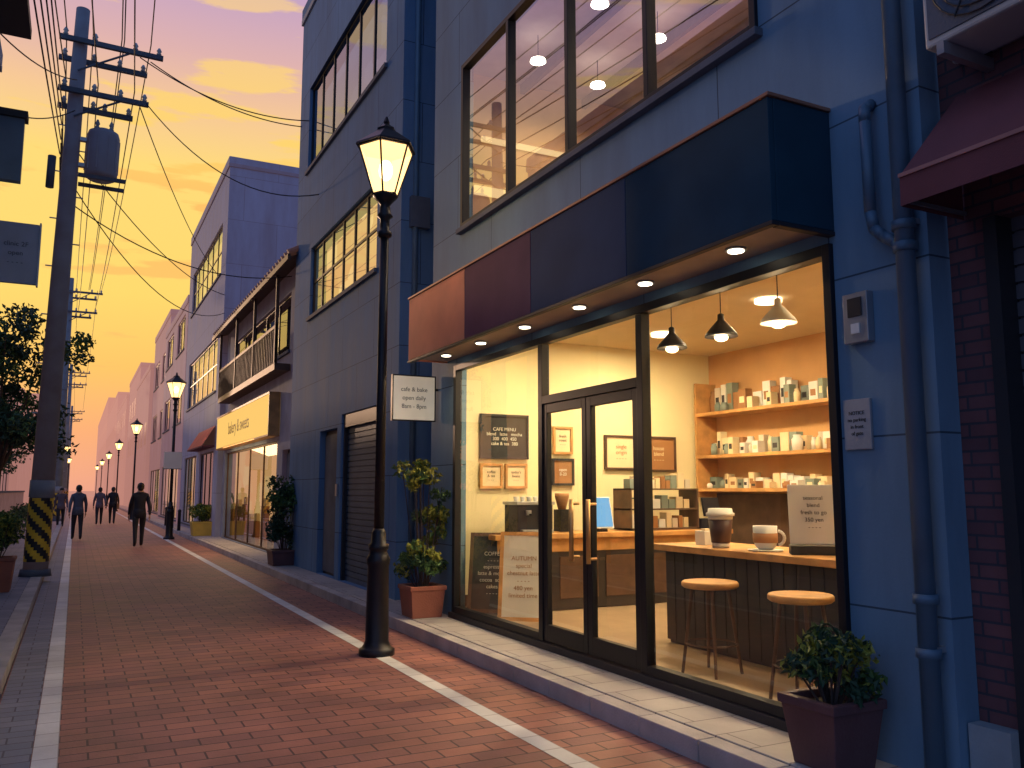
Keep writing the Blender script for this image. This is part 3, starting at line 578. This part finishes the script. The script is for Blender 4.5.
farb('terrace_building',4.0,90.2,112,10.5,(.28,.27,.38),.74,['dark'],seed=6)
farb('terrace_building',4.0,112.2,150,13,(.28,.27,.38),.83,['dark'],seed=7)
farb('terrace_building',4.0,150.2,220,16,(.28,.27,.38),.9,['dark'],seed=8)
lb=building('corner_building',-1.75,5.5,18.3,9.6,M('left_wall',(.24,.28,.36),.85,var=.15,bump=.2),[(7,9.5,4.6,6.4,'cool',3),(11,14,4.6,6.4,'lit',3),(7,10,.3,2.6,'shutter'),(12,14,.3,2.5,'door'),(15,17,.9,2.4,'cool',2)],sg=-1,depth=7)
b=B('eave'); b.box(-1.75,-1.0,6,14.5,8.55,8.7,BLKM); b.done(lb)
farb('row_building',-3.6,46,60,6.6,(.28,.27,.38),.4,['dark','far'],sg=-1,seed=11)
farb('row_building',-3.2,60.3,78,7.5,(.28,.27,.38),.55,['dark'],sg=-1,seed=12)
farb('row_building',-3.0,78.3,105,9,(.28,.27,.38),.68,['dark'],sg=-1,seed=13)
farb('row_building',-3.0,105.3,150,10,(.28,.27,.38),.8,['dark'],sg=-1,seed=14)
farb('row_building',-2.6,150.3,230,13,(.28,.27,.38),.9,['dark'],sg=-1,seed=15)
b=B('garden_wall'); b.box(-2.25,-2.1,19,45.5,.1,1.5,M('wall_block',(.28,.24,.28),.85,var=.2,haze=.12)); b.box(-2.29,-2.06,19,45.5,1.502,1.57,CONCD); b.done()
e=E('projecting_sign',(-1.2,16,5.5)); b=B('panel'); SG=M('sign_grey',(.38,.46,.56),.6,var=.08); b.box(-1.62,-.78,15.95,16.05,5.0,6.02,SG); b.box(-1.74,-1.62,15.98,16.02,5.1,5.15,STEEL); b.box(-1.74,-1.62,15.98,16.02,5.85,5.9,STEEL); b.box(-.775,-.75,15.93,16.07,4.97,6.05,STEEL); b.done(e)
text('clinic 2F\nopen\n- - - -',.11,(-1.1,15.945,5.5),TY,CONCD,e,sp=1.4)
e=E('projecting_sign',(-1.2,13.5,6.4)); b=B('panel'); b.box(-1.62,-.92,13.2,13.35,5.85,6.75,PIPE); b.box(-1.66,-.88,13.15,13.4,6.753,6.85,BLKM); b.box(-1.75,-1.62,13.25,13.3,6.2,6.25,STEEL); b.done(e)

# ---------------------------------------------------------------- street lamps
def lamp(x,y,power,n=12):
    e=E('street_lamp',(x,y,0),local=True); b=B('post')
    b.lathe(0,0,[(.175,0),(.175,.06),(.15,.07),(.13,.10),(.115,.14),(.105,.85),(.112,.87),(.12,.92),(.10,.96),(.085,1.0),(.10,1.02),(.10,1.06),(.075,1.08),(.07,1.18),(.052,1.22)],LAMPM,16)
    b.lathe(0,0,[(.052,1.22),(.045,4.2)],LAMPM,14)
    b.lathe(0,0,[(.046,4.2),(.075,4.22),(.075,4.26),(.05,4.28),(.05,4.4),(.085,4.43),(.06,4.47),(.05,4.55),(.09,4.6),(.13,4.64),(.13,4.66)],LAMPM,14); b.done(e)
    b=B('lantern_frame'); N=6
    P=lambda r,z,i:(r*math.cos(i*math.pi/3),r*math.sin(i*math.pi/3),z)
    for i in range(N):
        b.cyl(P(.13,4.66,i),P(.295,5.16,i),.010,.010,LAMPM,6); b.cyl(P(.295,5.16,i),P(.295,5.16,i+1),.015,.015,LAMPM,6); b.cyl(P(.13,4.66,i),P(.13,4.66,i+1),.013,.013,LAMPM,6)
    b.lathe(0,0,[(.33,5.165),(.32,5.19),(.12,5.34),(.10,5.36),(.10,5.385),(.06,5.41),(.025,5.44),(.035,5.46),(.012,5.52)],LAMPM,6,smooth=False); b.done(e)
    b=B('lantern_glass')
    for i in range(N): b.f([P(.127,4.67,i),P(.127,4.67,i+1),P(.288,5.15,i+1),P(.288,5.15,i)],LANT)
    b.done(e); b=B('bulb'); b.ball((0,0,4.93),.075,BULB,12,1,1,1.5); b.done(e)
    if power: light('POINT','lamp_light',(0,0,4.9),power,(1,.58,.25),e,size=.12)
    return e
lamp(2.72,8.25,110); l2=lamp(2.83,30.3,130); lamp(2.83,51,60); lamp(2.83,72,0); lamp(2.83,94,0); lamp(2.83,118,0); lamp(2.83,145,0); lamp(-.8,80,0); lamp(-.8,110,0)
b=B('lamp_sign'); b.box(-.28,.28,-.09,-.06,2.3,2.85,WHITE); b.box(-.3,.3,-.088,-.064,2.28,2.299,BLK); b.done(l2)

# ---------------------------------------------------------------- utility poles
def pole(x,y,h,xf=True,lean=0):
    e=E('utility_pole',(x,y,.11),local=True,ry=R(lean)); b=B('pole'); b.cyl((0,0,0),(0,0,h),.20,.12,POLEM,20); b.cyl((0,0,0),(0,0,.12),.26,.24,CONCD,20); b.done(e)
    b=B('hazard_wrap'); k0=b.mi(BLKM); k1=b.mi(YSTR)
    N=24; H=22; zz=[.25+1.1*j/H for j in range(H+1)]; rr=[.2015-.08*z/h for z in zz]
    V=[[b.bm.verts.new(((r+.004)*math.cos(2*math.pi*i/N),(r+.004)*math.sin(2*math.pi*i/N),z)) for i in range(N)] for r,z in zip(rr,zz)]
    for j in range(H):
        for i in range(N):
            fc=b.bm.faces.new((V[j][i],V[j][(i+1)%N],V[j+1][(i+1)%N],V[j+1][i])); fc.material_index=k0 if ((i+j)//3)%2 else k1; fc.smooth=True
    b.lathe(0,0,[(.204,1.36),(.202,1.66)],CONC,20); b.done(e)
    b=B('crossarms'); 
    for z,x0,x1,yy in ((h-.75,-.35,1.45,-.17),(h-1.0,-.35,1.2,.17),(h-1.75,-.3,1.25,-.17),(h-1.95,-.3,1.0,.17)):
        b.box(x0,x1,yy-.04,yy+.04,z,z+.09,CONCD)
        for xx in (x0+.1,x0+.6,x1-.5,x1-.08):
            b.lathe(xx,yy,[(.02,z+.09),(.05,z+.12),(.03,z+.15),(.05,z+.18),(.02,z+.24)],INSU,8)
    b.cyl((0,-.17,h-1.3),(.9,-.17,h-.72),.02,.02,CONCD,6); b.cyl((0,-.17,h-2.2),(.8,-.17,h-1.72),.02,.02,CONCD,6)
    for j in range(14): b.cyl((-.26 if j%2 else .26,0,2.4+j*.45),(0,0,2.4+j*.45),.012,.012,STEEL,6)
    b.done(e)
    if xf:
        b=B('transformer'); cx=.52; zb=h-3.3
        b.lathe(cx,0,[(.20,zb),(.27,zb+.04),(.285,zb+.1),(.285,zb+.85),(.26,zb+.93),(.12,zb+1.0)],TRAF,24)
        for k in range(10):
            a=R(k*36); b.box(cx+.285*math.cos(a)-.01,cx+.285*math.cos(a)+.01,.285*math.sin(a)-.01,.285*math.sin(a)+.01,zb+.15,zb+.8,TRAF)
        for k in (-.12,.12): b.lathe(cx+k,0,[(.03,zb+.97),(.05,zb+1.02),(.025,zb+1.06),(.045,zb+1.1),(.015,zb+1.18)],CONC,8)
        b.box(.1,cx-.2,-.05,.05,zb+.2,zb+.27,STEEL); b.box(.1,cx-.2,-.05,.05,zb+.7,zb+.77,STEEL); b.box(.15,.95,-.3,-.25,zb-.08,zb-.01,CONCD); b.box(.15,.95,.25,.3,zb-.08,zb-.01,CONCD)
        b.cyl((-.30,-.05,h-3.6),(-.30,-.05,h-3.0),.07,.07,CONCD,10); b.done(e)
    return e
pole(-.54,17.3,10.6,True,.9); pole(-.75,47,12.0,False); pole(-.85,80,12,False); pole(-.9,120,12,False)
cu=D.curves.new('power_lines','CURVE'); cu.dimensions='3D'; cu.bevel_depth=.011; cu.bevel_resolution=1; cu.materials.append(CABLE)
def cab(p,q,sag,n=18):
    s=cu.splines.new('POLY'); s.points.add(n)
    for i in range(n+1):
        t=i/n; v=Vector(p).lerp(Vector(q),t); s.points[i].co=(v.x,v.y,v.z-4*sag*t*(1-t),1)
Z0=10.7; PX=-.40
for dx in (-.25,.25,.8,.85,1.37):
    cab((PX+dx*.9,17.13,Z0-.5),(-.75+dx,47,11.6),.55); cab((-.85+dx*.7-.2,-8,Z0-.2),(PX+dx*.9,17.13,Z0-.5),.4)
for dx in (-.2,.4,1.1):
    cab((PX+dx*.9,17.13,Z0-1.5),(-.75+dx,47,10.5),.7); cab((-.95+dx*.5-.3,-8,Z0-1.9),(PX+dx*.9,17.13,Z0-1.5),.5)
for k in range(4): cab((-.95-.1*k,-8,8.0-.2*k),(PX-.2,17.2,8.6-.28*k),.4); cab((PX-.2,17.4,8.6-.28*k),(-.9,47,8.8-.3*k),.9)
cab((.85,17.3,9.95),(3.9,17.6,9.35),.25); cab((.65,17.1,9.9),(3.9,16.9,9.2),.3); cab((.8,17.1,9.0),(3.9,15.9,7.3),.6); cab((-.4,17.3,8.0),(4.0,28.4,7.9),.5); cab((-.4,17.3,7.3),(4.0,28.4,7.3),.9)
cab((-.4,17.3,6.9),(4.1,19,6.4),.5); cab((.7,17.3,9.0),(4,30,8.9),.4); cab((-.4,17.1,9.2),(-1.75,12,8.0),.3); cab((-.4,17.1,8.6),(-1.75,14,7.4),.3)
for dx in (-.25,.3,1.2): cab((-.75+dx,47,11.6),(-.85+dx,80,11.6),.7); cab((-.85+dx,80,11.6),(-.9+dx,120,11.6),.7)
o=D.objects.new('power_lines',cu); sc.collection.objects.link(o)

# ---------------------------------------------------------------- plants
def potbox(b,x,y,z,w0,w1,h,m):
    a,c=w0/2,w1/2
    b.lathe(x,y,[(a*1.414,z),(c*1.414,z+h-.05),(c*1.414+.02,z+h-.05),(c*1.414+.02,z+h),(c*1.414-.05,z+h),(c*1.414-.06,z+h-.05)],m,4,rot=R(45),smooth=False)
    b.box(x-c+.03,x+c-.03,y-c+.03,y+c-.03,z+h-.1,z+h-.045,SOIL)
def potted(name,x,y,z,w0,w1,h,m,clumps,sz,ms):
    e=E(name,(x,y,z)); b=B('pot'); potbox(b,x,y,z,w0,w1,h,m); b.done(e,bevel=.006); b=B('foliage')
    for c in clumps:
        cx,cy,cz,r,n=c; b.cyl((x+cx*.2,y+cy*.2,z+h-.08),(x+cx,y+cy,z+h+cz),.008,.005,BARK,5)
        b.clump((x+cx,y+cy,z+h+cz),r,n,sz,[random.choice(ms),random.choice(ms)])
    b.done(e)
rc=random.Random(3)
cl=[(rc.uniform(-.18,.18),rc.uniform(-.18,.18),rc.uniform(.05,.30),rc.uniform(.07,.11),80) for _ in range(18)]
potted('potted_shrub',3.71,3.47,.136,.29,.37,.36,POTD,cl,.06,[G1,G2,G2,G3])
cl=[(rc.uniform(-.2,.2),rc.uniform(-.2,.2),rc.uniform(.05,.45),rc.uniform(.09,.14),70) for _ in range(13)]+[(rc.uniform(-.2,.3),rc.uniform(-.1,.2),rc.uniform(.5,1.45),rc.uniform(.09,.15),60) for _ in range(17)]
potted('potted_tree',3.70,9.58,.136,.36,.42,.36,TERRA,cl,.085,[G1,G2,G2,G3])
cl=[(rc.uniform(-.25,.25),rc.uniform(-.2,.2),rc.uniform(.1,1.4),rc.uniform(.14,.22),110) for _ in range(18)]
potted('potted_bush',3.75,17.3,.136,.5,.55,.3,POTD,cl,.10,[G3,G3,G1])
cl=[(rc.uniform(-.3,.3),rc.uniform(-.2,.2),rc.uniform(.1,.5),rc.uniform(.12,.2),90) for _ in range(9)]
potted('potted_shrub',3.75,29.5,.136,.6,.7,.45,M('pot_yellow',(.6,.42,.08),.6),cl,.12,[G1,G2])
potted('potted_shrub',-.98,14.9,.112,.4,.48,.5,TERRA,[(c[0]*.8,c[1],c[2]+.1,c[3],130) for c in cl],.08,[G1,G3,G2])
def tree(name,x,y,h,cr,n,ms,seed,nb_=9):
    rn=random.Random(seed); e=E(name,(x,y,0)); b=B('trunk'); tips=[]
    b.cyl((x,y,.1),(x+.05,y,h*.35),.13,.09,BARK,10)
    for k in range(nb_):
        a=k*2.4; r=cr*rn.uniform(.35,.95); t=(x+r*math.cos(a),y+r*math.sin(a),h*rn.uniform(.45,.95)); md=(x+r*.35*math.cos(a),y+r*.35*math.sin(a),h*.42+.1*k)
        b.cyl((x+.05,y,h*.33),md,.06,.04,BARK,7); b.cyl(md,t,.04,.012,BARK,6); tips.append(t)
    b.done(e); b=B('foliage')
    for t in tips:
        for _ in range(6):
            c=(t[0]+rn.gauss(0,.38),t[1]+rn.gauss(0,.38),t[2]+rn.gauss(0,.32)); b.clump(c,rn.uniform(.25,.5),n,.16,[rn.choice(ms),rn.choice(ms)])
    b.done(e)
tree('street_tree',-1.78,24.5,6.0,1.1,105,[G3,G1,G3],5,13); tree('street_tree',-3.3,38,5.6,1.4,60,[G3,G1,G3],8)
b=B('hedge')
for k in range(60): b.clump((-1.75+rc.uniform(-.2,.25),19.5+k*.42,.3+rc.uniform(0,.6)),.3,40,.12,[G3,G1])
b.done()
for y in (33.5,36,38.5):
    b=B('bollard'); b.lathe(3.45,y,[(.06,.13),(.055,.8),(.065,.82),(.065,.86),(.03,.9)],BLKM,12); b.done()

# ---------------------------------------------------------------- people
def skinmesh(V,Eg,sub=2):
    me=D.meshes.new('tmp'); me.from_pydata([v[0] for v in V],Eg,[]); o=D.objects.new('tmp',me); sc.collection.objects.link(o)
    sk=o.modifiers.new('s','SKIN'); sk.use_smooth_shade=True
    for i,v in enumerate(V):
        d=me.skin_vertices[0].data[i]; d.radius=(v[1],v[1]); d.use_root=(i==0)
    ss=o.modifiers.new('u','SUBSURF'); ss.levels=sub; ss.render_levels=sub
    C.view_layer.update(); dg=C.evaluated_depsgraph_get(); r=D.meshes.new_from_object(o.evaluated_get(dg)); D.objects.remove(o); return r
SKIN=M('skin',(.45,.26,.18),.6,var=.05); HAIR=M('hair',(.015,.012,.014),.5); SHOE=M('shoe_leather',(.02,.018,.02),.4)
def person(x,y,h,jk,tr,heading=0,ph=1,bag=False):
    s=h/1.75; e=E('pedestrian',(x,y,0),rz=R(heading),local=True); e.scale=(s,s,s)
    f=ph
    V=[((0,0,.95),.155),((0,0,1.12),.145),((0,.01,1.30),.17),((0,.0,1.43),.13),((0,.01,1.51),.058),((0,.025,1.62),.088),((0,.015,1.70),.07)]
    Eg=[(0,1),(1,2),(2,3),(3,4),(4,5),(5,6)]
    def add(p,r,pa): V.append((p,r)); Eg.append((pa,len(V)-1)); return len(V)-1
    for sx in (-1,1):
        a=add((sx*.165,0,1.41),.068,3); q=-sx*f
        el=add((sx*.235,-.02+q*.10,1.14),.052,a); wr=add((sx*.25,.05+q*.20,.90),.036,el); add((sx*.25,.06+q*.215,.86),.028,wr)
    for sx in (-1,1):
        q=sx*f; hp=add((sx*.09,0,.86),.105,0); kn=add((sx*.095,.05+q*.13,.50),.068,hp)
        an=add((sx*.095,q*.23-.02,.12 if q<0 else .09),.048,kn); add((sx*.10,q*.23+.13,.045 if q>0 else .05),.038,an)
    me=skinmesh(V,Eg)
    for m in (jk,tr,SKIN,SHOE): me.materials.append(m)
    for v in me.vertices:
        if .84<v.co.z<1.47 and abs(v.co.x)<.19: v.co.y*=.74
    for p in me.polygons:
        c=p.center; r=abs(c.x); p.use_smooth=True
        if c.z>1.485: k=2
        elif c.z<.115: k=3
        elif r>.19 and c.z<.885: k=2
        elif c.z<.86 : k=1
        else: k=0
        p.material_index=k
    o=D.objects.new('body',me); sc.collection.objects.link(o); o.parent=e
    b=B('hair'); b.ball((0,.0,1.665),.1,HAIR,14,.93,1.02,.98); b.ball((0,-.03,1.61),.085,HAIR,12,.95,.8,1.0); b.done(e)
    b=B('face'); b.ball((0,.118,1.61),.016,SKIN,8,.8,1,1.3)
    for sx in (-1,1): b.ball((sx*.032,.106,1.632),.010,WHITE,8); b.ball((sx*.032,.114,1.632),.006,HAIR,6); b.ball((sx*.088,.02,1.615),.022,SKIN,8,.4,.8,1.3)
    b.ball((0,.108,1.572),.018,LIPS,8,1.2,.4,.35); b.done(e)
    b=B('collar'); b.lathe(0,.01,[(.075,1.45),(.07,1.50),(.062,1.50)],jk,14); b.done(e)
    b=B('coat_hem'); b.lathe(0,0,[(.165,.80),(.16,.95),(.15,1.05)],jk,18); ob=b.done(e); ob.scale=(1,.78,1)
    for sx in (-1,1):
        q=-sx*f; bx,by,bz=sx*.25,.065+q*.22,.865
        HV=[((bx,by,bz),.024),((bx,by+.005,bz-.05),.028),((bx,by+.01,bz-.085),.026)]; HE=[(0,1),(1,2)]
        for k,(dy,l) in enumerate(((-.03,.055),(-.01,.072),(.012,.078),(.033,.068))):
            HV.append(((bx,by+.01+dy,bz-.10),.009)); HE.append((2,len(HV)-1)); HV.append(((bx-sx*.008,by+.014+dy,bz-.10-l*.5),.0085)); HE.append((len(HV)-2,len(HV)-1)); HV.append(((bx-sx*.025,by+.016+dy,bz-.10-l),.007)); HE.append((len(HV)-2,len(HV)-1))
        HV.append(((bx-sx*.01,by+.045,bz-.06),.011)); HE.append((1,len(HV)-1)); HV.append(((bx-sx*.015,by+.065,bz-.095),.009)); HE.append((len(HV)-2,len(HV)-1))
        hm=skinmesh(HV,HE,1); hm.materials.append(SKIN); ho=D.objects.new('hand',hm); sc.collection.objects.link(ho); ho.parent=e
    if bag:
        b=B('shoulder_bag'); b.box(.19,.29,-.16,.12,.72,.98,BROWN); b.cyl((.24,-.02,.98),(.14,0,1.49),.01,.01,BROWN,6); b.done(e,bevel=.02)
JD=M('jacket_black',(.018,.02,.03),.8); JB=M('jacket_blue',(.07,.09,.14),.8); TD=M('trousers_dark',(.02,.022,.032),.85); JG=M('jacket_grey',(.12,.1,.13),.85)
person(1.66,26.4,1.80,JD,TD,0,1); person(.12,31,1.76,JB,TD,4,-1); person(1.05,44,1.72,JG,TD,0,1); person(1.62,44.6,1.74,JD,TD,-5,-1,True); person(-.5,42,1.7,JG,TD,180,1)

# ---------------------------------------------------------------- camera
cam=D.cameras.new('camera'); co=D.objects.new('camera',cam); sc.collection.objects.link(co); sc.camera=co
cam.lens=36*850/1024; cam.sensor_width=36; cam.clip_end=3000; cam.clip_start=.05
co.location=(0,0,1.6); co.rotation_euler=(R(90+7.108),0,R(-27.03))
